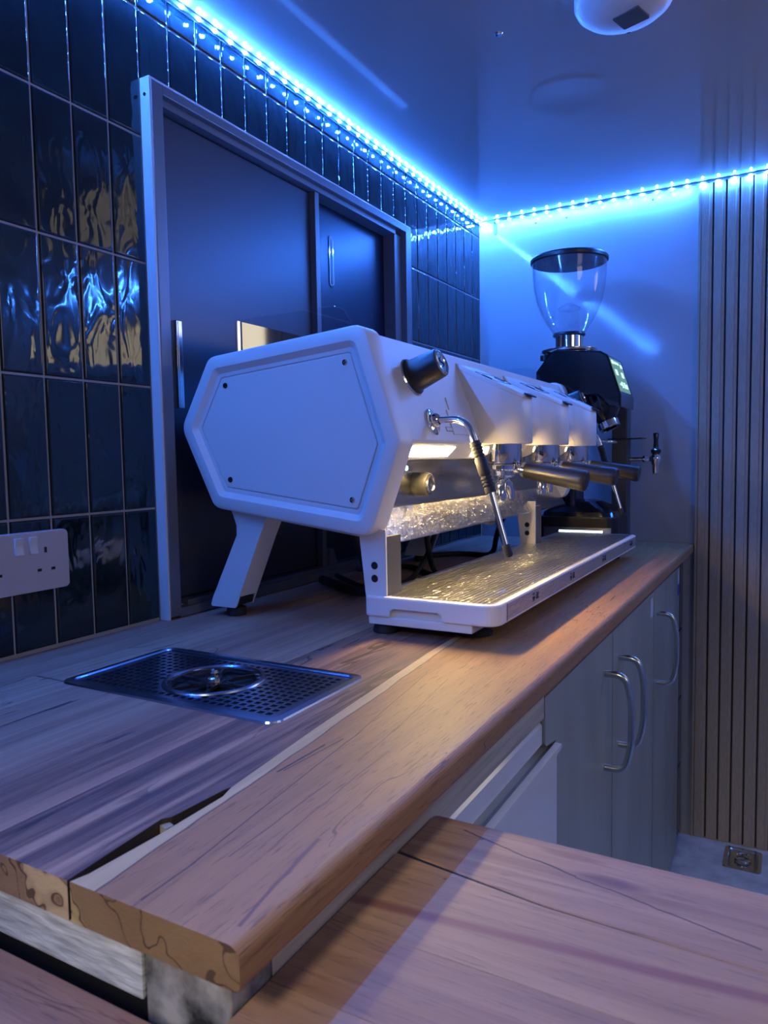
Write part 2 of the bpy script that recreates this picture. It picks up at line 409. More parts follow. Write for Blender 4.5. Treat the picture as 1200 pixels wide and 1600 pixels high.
# glazed tiles, one object each
def tile_mesh(w, h, seed):
    rnd = random.Random(seed); ny, nz = 4, 5; b = min(.0016, w*.08, h*.08); vs = []; fs = []
    b2 = min(b*2, w*.2, h*.2); ys = [0, b, b2]+[w*i/(ny-1) for i in range(1, ny-1)]+[w-b2, w-b, w]; zs = [0, b, b2]+[h*i/(nz-1) for i in range(1, nz-1)]+[h-b2, h-b, h]
    wob = rnd.uniform(-.0005, .0005)
    for j, z in enumerate(zs):
        for i, y in enumerate(ys):
            e = (i in (0, len(ys)-1)) or (j in (0, len(zs)-1))
            e1 = (i in (1, 2, len(ys)-2, len(ys)-3)) or (j in (1, 2, len(zs)-2, len(zs)-3))
            x = -.0022 if e else (0 if e1 else rnd.uniform(-.0003, .0003))
            vs.append((x, y+(wob if e and i == 0 else 0), z))
    A = len(ys)
    for j in range(len(zs)-1):
        for i in range(A-1): fs.append((j*A+i, j*A+i+1, (j+1)*A+i+1, (j+1)*A+i))
    n = len(vs); bd = [i for i in range(A)]+[j*A+A-1 for j in range(1, len(zs))]+[(len(zs)-1)*A+i for i in range(A-2, -1, -1)]+[j*A for j in range(len(zs)-2, 0, -1)]
    vs += [(-.006, vs[k][1], vs[k][2]) for k in bd]
    for q in range(len(bd)):
        p = (q+1) % len(bd); fs.append((bd[q], n+q, n+p, bd[p]))
    me = bpy.data.meshes.new('tile'); me.from_pydata(vs, [], fs); bm = bmesh.new(); bm.from_mesh(me); bmesh.ops.recalc_face_normals(bm, faces=bm.faces[:]); bm.to_mesh(me); bm.free()
    me.polygons.foreach_set('use_smooth', [True]*len(me.polygons)); me.materials.append(M['tile']); return me
full = [tile_mesh(TW-.0035, TR-.0035, s) for s in range(6)]
rows = [(.903, Z4)]+[(Z4+i*TR, Z4+(i+1)*TR) for i in range(4)]+[(Z4+4*TR, ZC-.001)]
WY0, WY1, WZ1 = .2035, 1.122, 1.787          # window opening
for k in range(-5, 25):
    y0 = k*TW; y1 = min(y0+TW, D)
    for ri, (z0, z1) in enumerate(rows):
        a0, a1, c0, c1 = y0, y1, z0, z1
        if a1 > WY0 and a0 < WY1 and c0 < WZ1:     # cut round the window
            if c1 > WZ1+.05: c0 = WZ1-.0015
            elif a0 < WY0-.008 and a1 > WY0: a1 = WY0+.0015
            elif a1 > WY1+.008 and a0 < WY1: a0 = WY1-.0015
            elif c1 > WZ1+.01: c0 = WZ1-.0015
            else: continue
        fullsize = abs(a0-y0)+abs(a1-y1)+abs(c0-z0)+abs(c1-z1) < 1e-6 and 1 <= ri <= 4
        me = full[(k*7+ri*3) % 6] if fullsize else tile_mesh(a1-a0-.0035, c1-c0-.0035, k*9+ri)
        t = bpy.data.objects.new('tile', me); link(t); t.parent = wl; t.location = (0, a0+.00175, c0+.00175)

# vertical slats on the far wall
sb = struct('trim_1', MB().box(.690, 1.075, D-.004, D-.0005, .0, ZC-.001), M['slatback'])
p0 = MB().prism([(.0, 0), (.001, -.010), (.0025, -.011), (.0215, -.011), (.0235, -.0085), (.0300, -.0075), (.0312, 0)], 0.001, ZC-.002, 'xy').build('slat', M['slat'], sb)
p0.location = (.690, D-.004, 0)
for i in range(1, 11):
    copy_piece(p0, (.690+i*.0345, D-.004, 0))
struct('trim_2', MB().box(.684, .690, D-.018, D-.0005, .0, ZC-.001), M['slat'])

# ---------------------------------------------------------------- sliding serving window on the tiled wall
struct('trim_6', MB().box(-.003, .0205, .2005, .2040, .9005, 1.789).box(-.003, .0205, .2005, 1.126, 1.7892, 1.792), M['white'], fix=False)
win = struct('window_1', MB().box(-.004, .022, .204, .228, .905, 1.789, .0015).box(-.004, .022, 1.096, 1.126, .905, 1.789, .0015)
             .box(-.004, .022, .228, 1.096, 1.772, 1.789, .0015).box(-.004, .020, .228, 1.096, .901, .917, .0015), M['frame'], fix=False)
MB().box(-.03, .010, .228, .238, .917, 1.772).box(-.03, .006, 1.060, 1.096, .917, 1.762).box(-.03, .010, .238, 1.060, 1.760, 1.772)\
    .box(-.03, .008, .258, 1.060, .917, .925).build('inner_frame', M['frame'], win, fix=False)
o = MB().box(-.016, -.008, .240, .690, .930, 1.757, .001).build('shutter', M['panel'], win); o['label'] = 'satin slate-grey sliding shutter with a long edge handle'
MB().box(-.0185, -.0165, .236, .700, .92, 1.765).build('gasket', M['gap'], win)
MB().box(-.010, .006, .690, .706, .917, 1.760, .001).build('mullion', M['frame'], win)
o = MB().box(-.034, -.028, .700, 1.064, .92, 1.763).build('shutter', M['panel2'], win); o['label'] = 'recessed deep navy shutter with a flush slotted pull'
q = MB().prism(round_poly([(.793, 1.578), (.812, 1.578), (.812, 1.697), (.793, 1.697)], .009), -.0275, -.0262, 'yz').build('flush_pull', M['chrome'], o)
MB().prism(round_poly([(.7975, 1.584), (.8075, 1.584), (.8075, 1.691), (.7975, 1.691)], .0045), -.0262, -.0258, 'yz').build('pull_slot', M['black'], o)
MB().box(-.008, -.002, .240, .250, 1.262, 1.412).box(-.008, .012, .250, .254, 1.262, 1.412, .001).box(.007, .012, .254, .264, 1.262, 1.412, .001).build('pull_handle', M['handle'], win, fix=False)
MB().prism([(.716, .925), (.756, .925), (.750, .932), (.738, .962), (.722, .962)], -.012, .004, 'yz').build('bottom_guide', M['frame'], win)
MB().lathe([(0, .0012), (.0028, .001), (.0035, 0)], (.010, .2005, 1.765), (0, -1, 0), 12).build('screw', M['chrome'], win)

# ---------------------------------------------------------------- double socket
so = thing('double_socket', 'white double wall socket with two rocker switches on the green tiles', 'socket', (0, -.055, 1.031))
MB().prism(round_poly([(-.128, .989), (.018, .989), (.018, 1.074), (-.128, 1.074)], .007), -.001, .009, 'yz', bev=.0015).build('faceplate', M['socket'], so)
for sy in (-.068, -.046):
    MB().prism([(.0085, 1.044), (.014, 1.044), (.0115, 1.056), (.0145, 1.067), (.0085, 1.067)], sy, sy+.0115, 'xz').build('rocker_switch', M['white'], so)
for cy in (-.020, -.102):
    for (a, b_, w, h) in ((cy, 1.047, .004, .008), (cy-.011, 1.019, .0065, .004), (cy+.011, 1.019, .0065, .004)):
        MB().box(.0085, .0093, a-w/2, a+w/2, b_-h/2, b_+h/2).build('pin_slot', M['gap'], so)

# ---------------------------------------------------------------- LED strips
def led_run(label, horizontal):
    t = thing('led_strip', label, 'light strip', (.014, 0, 1.945) if not horizontal else (0, D-.010, 1.945))
    if not horizontal:
        MB().tube([(.012, -1.85, 1.9455), (.012, D-.012, 1.9455)], .004, 8).build('strip_tube', M['tube'], t)
    else:
        MB().tube([(.02, D-.0195, 1.9455), (RX-.02, D-.0195, 1.9455)], .004, 8).build('strip_tube', M['tube'], t)
    n = 85 if not horizontal else 52
    first = None
    for i in range(n):
        if not horizontal: p = (.0155, D-.022-i*.0415, 1.9415)
        else: p = (.030+i*.0415, D-.0215, 1.9415)
        if first is None:
            first = MB().box(p[0]-.0022, p[0]+.0022, p[1]-.0022, p[1]+.0022, p[2]-.0022, p[2]+.0022).build('led', M['led'], t); base = Vector(p); 
        else: copy_piece(first, Vector(p)-base)
    return t
led_run('long blue LED strip in the corner of ceiling and tiled wall', False)
led_run('blue LED strip along the top of the white far wall and slats', True)
MB_br = MB().prism(round_poly([(.052, 1.905), (.062, 1.905), (.062, 1.948), (.052, 1.948)], .005), D-.0025, D-.0005, 'xz')
br = tag(MB_br.build('corner_bracket', M['darkgrey']), 'small slotted metal bracket in the top corner of the far wall', 'bracket')
for i, (x, z, lb) in enumerate(((.195, 1.921, 'larger screw head in the far wall between the corner bracket and the hopper'), (.295, 1.921, 'small screw head in the far wall just above the hopper lid'),
                             (.555, 1.929, 'lone small screw head in the far wall right of the hopper, under the LED strip'))):
    s_ = MB().lathe([(0, .0015), (.003, .001), (.0036, 0)], (x, D-.0005, z), (0, -1, 0), 10).build('wall_screw', M['darkgrey'])
    tag(s_, lb, 'screw', 'screws in the far wall board')

# ---------------------------------------------------------------- ceiling sensor
cs = thing('ceiling_detector', 'round white domed detector with a grey square window on the ceiling', 'detector', (.672, .655, ZC))
MB().lathe([(.082, 0), (.082, -.012), (.078, -.020), (.066, -.030), (.045, -.037), (.02, -.040), (0, -.0405)], (.672, .655, ZC), (0, 0, 1), 40).build('dome', M['whiteplastic'], cs)
MB().prism(round_poly([(.655, .645), (.700, .630), (.712, .672), (.667, .687)], .003), ZC-.0415, ZC-.030, 'xy').build('sensor_window', M['darkgrey'], cs)
MB().lathe([(0, -.0005), (.004, 0), (.004, .002)], (.668, .717, ZC-.031), (0, 0, 1), 10).build('indicator_hole', M['gap'], cs)
cscr = MB().lathe([(0, -.004), (.006, -.003), (.008, 0)], (.448, .655, ZC), (0, 0, 1), 14).build('ceiling_screw', M['chrome'])
tag(cscr, 'small domed screw in the ceiling left of the detector', 'screw')

# ---------------------------------------------------------------- worktop of glued staves
wt = thing('worktop', 'long solid wood worktop of streaked staves with a rounded front edge', 'worktop', (.34, .639, TOP-TH))
PK = (.50, .33, .27)
wm = [
 wood('stave_pink', 'y', (.50, .36, .31), (.40, .26, .22), (.26, .13, .12), .30, 1, pores=.3),
 wood('stave_tan', 'y', (.56, .45, .38), (.43, .29, .24), (.28, .17, .15), .25, 2, pores=.3),
 wood('stave_rose', 'y', (.50, .37, .31), (.38, .25, .21), (.22, .12, .11), .35, 3, pores=.3),
 wood('stave_cream', 'y', (.56, .45, .36), (.38, .27, .22), (.20, .12, .11), .45, 4, pores=.3),
 wood('stave_walnut', 'y', (.50, .38, .31), (.32, .215, .18), (.12, .07, .065), .55, 5, pores=.4, veins=1.2, scale=1.5),
 wood('stave_plum', 'y', (.44, .34, .28), (.24, .16, .145), (.085, .055, .06), .75, 6, pores=.4, veins=1.8, scale=1.7),
]
DL = (.035, .022, .028)
beech = wood('beech_front_stave', 'y', (.47, .29, .165), (.38, .225, .125), (.24, .13, .075), .25, 8, pale=(.60, .52, .40), pores=.9, veins=.3,
   line=[(.598, -.393, .597, -.345, .0009, DL, .003), (.597, -.347, .588, -.263, .0008, DL, .003), (.588, -.265, .574, -.095, .0007, DL, .004), (.574, -.098, .545, .12, .0006, (.10, .06, .05), .004),
         (.668, -.385, .662, -.345, .0018, (.20, .11, .10), .006), (.662, -.347, .654, -.281, .0022, (.22, .12, .11), .006),
         (.612, -.330, .610, -.20, .0009, (.14, .08, .08), .008), (.630, -.30, .622, -.12, .0008, (.20, .11, .10), .006),
         (.609, -.155, .598, -.033, .0007, (.18, .10, .09), .003), (.598, -.035, .579, .107, .0006, (.18, .10, .08), .003),
         (.558, -.205, .561, -.135, .0016, DL, .004), (.561, -.20, .569, -.115, .0009, DL, .003)])
seam = [(-.400, .541), (-.388, .5445), (-.331, .5475), (-.262, .5475), (-.246, .5425), (-.10, .528), (.20, .505), (.60, .492), (D-.001, .485)]
notch = [(-.400, .5385), (-.312, .5315), (-.306, .5360), (-.252, .5405), (-.246, .5422), (-.10, .5277), (.20, .5047), (.60, .4917), (D-.001, .4847)]
def staves():
    zt, zb = TOP, TOP-TH
    xs = [.0005, .100, .185, .270, .355, .440]
    for i in range(6):
        x0 = xs[i]+.0002
        if i < 5:
            x1 = xs[i+1]-.0002
            if i in (1, 2, 3, 4) or True:
                # the rinser opening is cut from the staves it crosses
                o0, o1 = .165, .478
                if x1 <= o0 or x0 >= o1: MB().prism([(x0, -.4), (x1, -.4), (x1, D-.001), (x0, D-.001)], zb, zt, 'xy', bev=.0004).build('stave', wm[i], wt)
                else:
                    mb = MB(); mb.box(x0, x1, -.4, -.110, zb, zt, .0003).box(x0, x1, .060, D-.001, zb, zt, .0003)
                    if x0 < o0: mb.box(x0, o0, -.112, .062, zb, zt)
                    mb.build('stave', wm[i], wt, fix=False)
        else:
            mb = MB().prism([(x0, .060)]+[(x, y) for y, x in notch if y > .1][::-1][0:0]+[(.5154, .060)]+[(x, y) for y, x in notch if y > .1]+[(x0, D-.001)], zb, zt, 'xy')
            mb.prism([(x0, -.4)]+[(x, y) for y, x in notch if y < -.09]+[(.5283, -.110), (x0, -.110)], zb, zt, 'xy')
            mb.prism([(.478, -.1105), (.5282, -.1105), (.5154, .0605), (.478, .0605)], zb, zt, 'xy')
            mb.build('stave', wm[i], wt, fix=False)
    # front stave with rounded nose
    zt, zb = TOP, TOP-TH
    out = [(x, y) for y, x in seam]; rr = .0085
    prof = []
    for k in range(7):
        a = PI/2*k/6; prof.append((.6809-rr+rr*math.sin(a), zt-rr+rr*math.cos(a)))
    for k in range(5):
        a = PI/2*k/4; prof.append((.6809-.005+.005*math.cos(a), zb+.005-.005*math.sin(a)))
    ys = [y for y, x in seam]; rings = []
    for (y, x) in seam:
        e = .0015 if y in (ys[0],) else 0
        rings.append([(x, y, zt)]+[(px, y, pz) for px, pz in prof]+[(x, y, zb)])
    MB().rings(rings, cap=True, smooth=False).build('stave', beech, wt)
staves()
o = MB().box(.524, .556, -.398, -.244, TOP-TH+.0005, TOP-TH+.006).build('slot_floor', M['hollow'], wt); o['label'] = 'dark split floor of the slot at the worktop end'
MB().prism([(.5316, -.314), (.5400, -.316), (.5405, -.309), (.5330, -.3065)], TOP-TH+.004, TOP-.004, 'xy').build('slot_plug', M['apron'], wt)

# white timber and mottled block under the near end
tb = tag(MB().box(.0, .587, -.385, -.345, .8255, TOP-TH-.0005, .002).build('support_batten', M['whitewood']), 'weathered white-painted batten under the near end of the worktop', 'batten')
bl = tag(MB().prism(round_poly([(.5885, -.384), (.659, -.384), (.659, -.345), (.5885, -.345)], .002), .8, TOP-TH-.0005, 'xy').build('support_block', M['mottled']), 'mottled grey-brown block at the worktop corner beside the white batten', 'block')
st = struct('trim_3', MB().box(0, .655, -.386, -.33, .0, .798), M['gap'])
ap = tag(MB().box(.640, .659, -.3445, .2365, .822, TOP-TH-.0005, .001).build('front_apron', M['apron']), 'pale raw timber rail under the worktop above the white appliance', 'rail')

# ---------------------------------------------------------------- hatch counter (lower boards)
hz = .842
hc = thing('hatch_counter', 'low wide wooden counter meeting the worktop front, with cracked staves', 'counter', (1.3, -.6, hz-.027))
RED = (.27, .13, .12)
hm = [wood('hatch_stave_a', 'x', (.47, .33, .27), (.36, .23, .185), (.22, .12, .105), .35, 11, pores=.6, veins=.3,
        line=[(.695, -.122, .800, -.150, .0012, (.05, .03, .035), .018), (.80, -.150, .93, -.176, .0010, (.06, .035, .04), .018)],
        knot=[(.826, -.143, .030, .009, (.13, .055, .065)), (.715, -.128, .003, .0022, (.10, .06, .05)), (.79, -.120, .03, .006, (.26, .14, .11))]),
      wood('hatch_stave_b', 'x', (.50, .35, .27), (.40, .26, .20), (.27, .15, .12), .3, 12, pores=.6, veins=.2,
        line=[(.66, -.252, 1.10, -.206, .0070, RED, .004)], knot=[(.712, -.197, .0022, .0018, (.10, .06, .05))]),
      wood('hatch_stave_c', 'x', (.44, .30, .25), (.35, .22, .18), (.22, .12, .11), .4, 13, pores=.6, veins=.3),
      wood('hatch_stave_d', 'x', (.47, .33, .27), (.37, .24, .20), (.25, .14, .12), .35, 14, pores=.6, veins=.3),
      wood('hatch_stave_e', 'x', (.42, .28, .24), (.33, .20, .17), (.20, .11, .10), .4, 15, pores=.8, veins=.3)]
X1 = RX-.002
b1 = [(.661, -.1765), (.79, -.1945), (.93, -.2000), (X1, -.2000)]
b1b = [(.661, -.1806), (.79, -.1966), (.93, -.2004), (X1, -.2003)]
MB().prism(round_poly([(.661, -.1055), (X1, -.1055)]+b1[::-1][:1]+[(.661, -.1765)], [.010, .001, .001, .001], 4) if False else [(.6635, -.1055), (X1, -.1055)]+b1[::-1]+[(.661, -.108)], hz-.027, hz, 'xy', bev=.002).build('stave', hm[0], hc)
MB().prism([(.664, -.1768)]+[(.79, -.1948), (.93, -.2003), (.93, -.2005), (.79, -.1964), (.664, -.1804)], hz-.026, hz-.0006, 'xy').build('crack', M['gap'], hc)
MB().prism(b1b+[(X1, -.2798), (.661, -.2798)], hz-.027, hz, 'xy', bev=.0004).build('stave', hm[1], hc)
MB().prism([(.661, -.2802), (X1, -.2802), (X1, -.3498), (.661, -.3498)], hz-.027, hz, 'xy', bev=.0002).build('stave', hm[2], hc)
MB().prism([(.661, -.3502), (X1, -.3502), (X1, -.4098), (.661, -.4098)], hz-.027, hz, 'xy', bev=.0002).build('stave', hm[3], hc)
yy = -.4102
for i, w in enumerate((.085, .085, .09, .09, .09, .09, .09, .09)):
    MB().prism([(.001, yy), (X1, yy), (X1, yy-w+.0004), (.001, yy-w+.0004)], hz-.027, hz, 'xy', bev=.0015 if i == 0 else .0006).build('stave', hm[(4, 2, 3, 1, 4, 2, 3, 1)[i]], hc)
    yy -= w
struct('trim_4', MB().box(.02, X1, -1.12, -.45, .0, hz-.028).box(.70, X1, -.45, -.14, .40, hz-.028), M['paint'], fix=False)

# ---------------------------------------------------------------- under-counter units
fr = thing('undercounter_fridge', 'glossy white undercounter appliance with a ridged grip below the timber rail', 'appliance', (.35, -.05, 0))
MB().box(.03, .625, -.325, .235, .02, .818, .003).build('body', M['gloss_white'], fr)
MB().prism([(.626, .780), (.650, .780), (.656, .786), (.656, .812), (.650, .817), (.626, .817)], -.325, .2365, 'xz').build('fascia', M['gloss_white'], fr)
MB().prism([(.626, .06), (.662, .06), (.662, .757), (.669, .765), (.669, .772), (.660, .773), (.650, .765), (.640, .765), (.626, .770)], -.325, .2835, 'xz').build('door', M['gloss_white'], fr)
def cabinet(label, y0, y1, doors, notch=False):
    c = thing('steel_cabinet', label, 'cabinet', (.34, (y0+y1)/2, 0), 'steel base cabinets')
    MB().box(.03, .640, y0+.002 if not notch else y0+.05, y1-.002, .02, TOP-TH-.004).build('carcass', M['gap'], c)
    MB().box(.640, .655, y0+.001, y1-.001, .850, TOP-TH-.0015).build('top_rail', M['rail'], c)
    for (a, b_, hy, first) in doors:
        if first: outl = [(a, .786), (a+.005, .781), (a+.048, .775), (a+.048, .02), (b_, .02), (b_, .849), (a, .849)]
        else: outl = [(a, .02), (b_, .02), (b_, .849), (a, .849)]
        d = MB().prism(outl, .644, .660, 'yz', bev=.0012).build('door', M['doorsteel'], c)
        pts = bend([(.660, hy, .789), (.694, hy, .789), (.705, hy, .748), (.705, hy, .664), (.694, hy, .621), (.660, hy, .621)], .035, 7)
        MB().tube(pts, .0062, 14).build('handle', M['handle'], d)
    return c
c1 = cabinet('brushed steel double-door base cabinet beside the white appliance', .238, 1.096, [(.238, .647, .588, True), (.653, 1.093, .706, False)], True)
c2 = cabinet('single-door steel base cabinet at the far end of the worktop', 1.098, 1.530, [(1.101, 1.528, 1.140, False)])
d2 = [ch for ch in c1.children if ch.name.startswith('door')][1]; d3 = [ch for ch in c2.children if ch.name.startswith('door')][0]
MB().box(.6602, .6608, 1.044, 1.078, .795, .838).build('price_sticker', M['sticker'], d2)
MB().box(.6602, .6608, 1.492, 1.520, .803, .845).build('price_sticker', M['sticker'], d3)
o = MB().box(.6602, .6608, 1.492, 1.520, .770, .802).build('price_sticker', M['bluesticker'], d3); o['label'] = 'blue sticker'
fp = struct('trim_5', MB().box(.60, .648, 1.532, D-.001, 0, TOP-TH-.002), M['gap'])
for i in range(4):
    MB().box(.648, .652, 1.540, 1.602, .02+i*.21, .02+i*.21+.204, .001).build('tile', M['tile'], fp); MB().box(.648, .652, 1.606, 1.668, .02+i*.21, .02+i*.21+.204, .001).build('tile', M['tile'], fp)

# floor ring pull
rp = thing('floor_ring_pull', 'recessed chrome ring pull plate set in the pale floor', 'ring pull', (.832, 1.580, 0))
MB().rings([[(x, y, z) for x, y in round_poly([(.832-w, 1.580-h), (.832+w, 1.580-h), (.832+w, 1.580+h), (.832-w, 1.580+h)], .012)]
            for w, h, z in ((.050, .062, .0005), (.049, .061, .004), (.040, .052, .004), (.037, .049, .001), (.02, .03, .0008))], cap=True).build('plate', M['steel'], rp)
MB().tube([(.832+.020*math.cos(t), 1.580+.026*math.sin(t), .0075) for t in [2*PI*i/28 for i in range(29)]], .0035, 8, False).build('ring', M['chrome'], rp)

# ---------------------------------------------------------------- pitcher rinser let into the worktop
rn = thing('pitcher_rinser', 'rectangular perforated steel pitcher rinser set flush in the worktop', 'rinser', (.3215, -.025, TOP))
rx, ry, hw, hh = .3215, -.025, .1665, .0930
def rr_(w, h, z, r=.014): return [(x, y, z) for x, y in round_poly([(rx-w, ry-h), (rx+w, ry-h), (rx+w, ry+h), (rx-w, ry+h)], r, 6)]
MB().rings([rr_(hw, hh, TOP+.0002, .016), rr_(hw-.001, hh-.001, TOP+.0022, .015), rr_(hw-.010, hh-.010, TOP+.0028, .010), rr_(hw-.0125, hh-.0125, TOP+.0012, .008),
            rr_(hw-.0135, hh-.0135, TOP-.016, .008), rr_(.01, .01, TOP-.018, .004)], cap=False).build('rim', M['rinser'], rn)
CELL = .0112; nx, ny = 26, 13; gx0 = rx-nx*CELL/2; gy0 = ry-ny*CELL/2; CRX = .059
ccx, ccy = rx+.003, ry
mb = MB()
def quad(x0, x1, y0, y1):
    z = TOP+.0006; zb = TOP-.0006
    mb.add([(x0, y0, z), (x1, y0, z), (x1, y1, z), (x0, y1, z)], [(0, 1, 2, 3)])
zt = TOP+.0006
PW, PH = hw-.0145, hh-.0145
quad(rx-PW, rx+PW, ry-PH, gy0); quad(rx-PW, rx+PW, gy0+ny*CELL, ry+PH); quad(rx-PW, gx0, gy0, gy0+ny*CELL); quad(gx0+nx*CELL, rx+PW, gy0, gy0+ny*CELL)
NS = 64
for i in range(nx):
    for j in range(ny):
        x0, y0 = gx0+i*CELL, gy0+j*CELL; x1, y1 = x0+CELL, y0+CELL; w = .0021
        cx_, cy_ = (x0+x1)/2, (y0+y1)/2; d = math.hypot(cx_-ccx, cy_-ccy)
        if d < CRX-.004: continue
        if d < CRX+.006: quad(x0, x1, y0, y1); continue
        quad(x0, x1, y0, y0+w); quad(x0, x1, y1-w, y1); quad(x0, x0+w, y0+w, y1-w); quad(x1-w, x1, y0+w, y1-w)
        # hole walls
        a, b_, c_, e_ = x0+w, x1-w, y0+w, y1-w; zb = TOP-.0012
        mb.add([(a, c_, zt), (b_, c_, zt), (b_, e_, zt), (a, e_, zt), (a, c_, zb), (b_, c_, zb), (b_, e_, zb), (a, e_, zb)], [(0, 1, 5, 4), (1, 2, 6, 5), (2, 3, 7, 6), (3, 0, 4, 7)])
pl = mb.build('perforated_plate', M['rinser'], rn, fix=False)
MB().box(rx-PW, rx+PW, ry-PH, ry+PH, TOP-.014, TOP-.012).build('basin', M['black'], rn)
MB().lathe([(CRX+.004, .0008), (CRX+.003, .0026), (CRX-.001, .0030), (CRX-.003, .0010), (CRX-.003, -.006)], (ccx, ccy, TOP), (0, 0, 1), 48).build('ring', M['rinser'], rn)
MB().lathe([(CRX-.0045, -.0085), (0, -.0088)], (ccx, ccy, TOP), (0, 0, 1), 40).build('well', M['gap'], rn)
sp = MB(); zs = TOP-.0005
for k in range(6):
    a = 2*PI*k/6
    for (a0, r0, a1, r1) in ((a, .010, a, CRX-.005), (a+.0, .030, a+PI/6, .013), (a, .030, a-PI/6, .013)):
        p = Vector((ccx+r0*math.cos(a0), ccy+r0*math.sin(a0), 0)); q = Vector((ccx+r1*math.cos(a1), ccy+r1*math.sin(a1), 0))
        t = (q-p).normalized(); n = Vector((-t.y, t.x, 0))*.0018
        sp.prism([tuple((p+n)[:2]), tuple((q+n)[:2]), tuple((q-n)[:2]), tuple((p-n)[:2])], zs-.004, zs, 'xy')
sp.lathe([(CRX-.0032, -.003), (CRX-.0035, 0), (CRX-.007, 0), (CRX-.0075, -.003)], (ccx, ccy, TOP), (0, 0, 1), 40)
sp.lathe([(.013, -.004), (.013, 0), (0, 0)], (ccx, ccy, TOP), (0, 0, 1), 20)
sp.build('spoked_wheel', M['black'], rn, fix=False)
MB().lathe([(.0085, 0), (.0085, .003), (.006, .005), (.0065, .010), (.0045, .0135), (.002, .0125), (0, .0125)], (ccx, ccy, TOP), (0, 0, 1), 8, smooth=False).build('nozzle', M['chrome'], rn)

# ---------------------------------------------------------------- espresso machine
em = thing('espresso_machine', 'large white three-group espresso machine with hexagonal side panels', 'coffee machine', (.25, .80, TOP))
HEX = [(.016, 1.2275), (.083, 1.3435), (.386, 1.3690), (.4440, 1.190), (.3920, 1.0500), (.085, 1.0900)]
RAD = [.030, .022, .028, .022, .028, .024]
def hexring(ins, y, rs=1.0):
    return [(x, y, z) for x, z in round_poly(inset_poly(HEX, ins) if ins else HEX, [max(.003, r*rs) for r in RAD], 5)]
def side_panel(y0, sgn):
    y = lambda d: y0+sgn*d
    rs = [hexring(.004, y(.044)), hexring(0, y(.042)), hexring(0, y(.008)), hexring(.002, y(.0025), .95), hexring(.006, y(0), .85),
          hexring(.022, y(0), .5), hexring(.031, y(.007), .3), hexring(.037, y(.007), .25), hexring(.0385, y(.0095), .25)]
    p = MB().rings(rs, cap=True).build('side_panel', M['white'], em, autosmooth=.5)
    for poly in p.data.polygons: poly.use_smooth = len(poly.vertices) == 4
    p.data.set_sharp_from_angle(angle=.6)
    cp = MB().rings([hexring(.0395, y(.0095), .25), hexring(.0395, y(.0072), .25), hexring(.0405, y(.0066), .25)], cap=True).build('cover_plate', M['white'], p)
    hx = inset_poly(HEX, .052)
    for (x, z), ch in zip((hx[1], hx[2], hx[4], hx[5]), (0, 1, 1, 0)):
        MB().lathe([(.0048, 0), (.0045, .0012), (.0022, .0014), (.002, .0004), (0, .0004)], (x, y(.0066), z), (0, -sgn, 0), 16).build('screw', M['chrome'] if ch else M['black'], p)
    return p
side_panel(.246, 1)
YB1 = 1.285
side_panel(YB1+.044, -1)
YA = .288
# body: closed profile in xz
body = [(.095, 1.335), (.372, 1.3600), (.380, 1.358), (.436, 1.197), (.4345, 1.192), (.408, 1.1660), (.360, 1.1660), (.360, 1.045), (.10, 1.08), (.03, 1.2275)]
MB().prism(body, YA, YB1, 'xz', bev=.0015).build('body', M['white'], em)
MB().prism([(.3602, 1.165), (.366, 1.165), (.366, 1.082), (.3602, 1.082)], YA, YB1, 'xz').build('backsplash', M['steel'], em)
MB().prism([(.3602, 1.088), (.372, 1.088), (.3985, 1.040), (.3975, 1.036), (.3602, 1.034)], YA, YB1, 'xz').build('splash_lip', M['steel'], em)
# film over the lip
def film_sheet(P00, P10, P01, nu, nv, amp, seed):
    P00, P10, P01 = Vector(P00), Vector(P10), Vector(P01); rnd = random.Random(seed)
    n = (P10-P00).cross(P01-P00).normalized(); vs = []; fs = []
    for j in range(nv+1):
        for i in range(nu+1):
            vs.append(P00+(P10-P00)*(i/nu)+(P01-P00)*(j/nv)+n*rnd.uniform(0, amp)+ (P10-P00).normalized()*rnd.uniform(-amp, amp)*.8)
    for j in range(nv):
        for i in range(nu):
            a = j*(nu+1)+i; b_ = a+nu+2
            fs += [(a, a+1, b_), (a, b_, a+nu+1)] if rnd.random() < .5 else [(a, a+1, a+nu+1), (a+1, b_, a+nu+1)]
    m_ = MB(); m_.add(vs, fs, False); return m_
o = film_sheet((.4005, YA+.004, 1.0385), (.4005, 1.06, 1.0385), (.3738, YA+.004, 1.0885), 90, 6, .0012, 3).build('protective_film', M['film2'], em, fix=False)
o['label'] = 'crinkled clear film on the steel splash lip'
# warm lamps under the front lip
def soffit_lamp(y0, y1):
    MB().prism([(.4135, 1.1722), (.4285, 1.1868), (.4292, 1.1860), (.4142, 1.1714)], y0, y1, 'xz').build('work_lamp', M['warm'], em)
soffit_lamp(.318, .478)
for y in (.592, .786, 1.040): soffit_lamp(y-.012, y+.012)
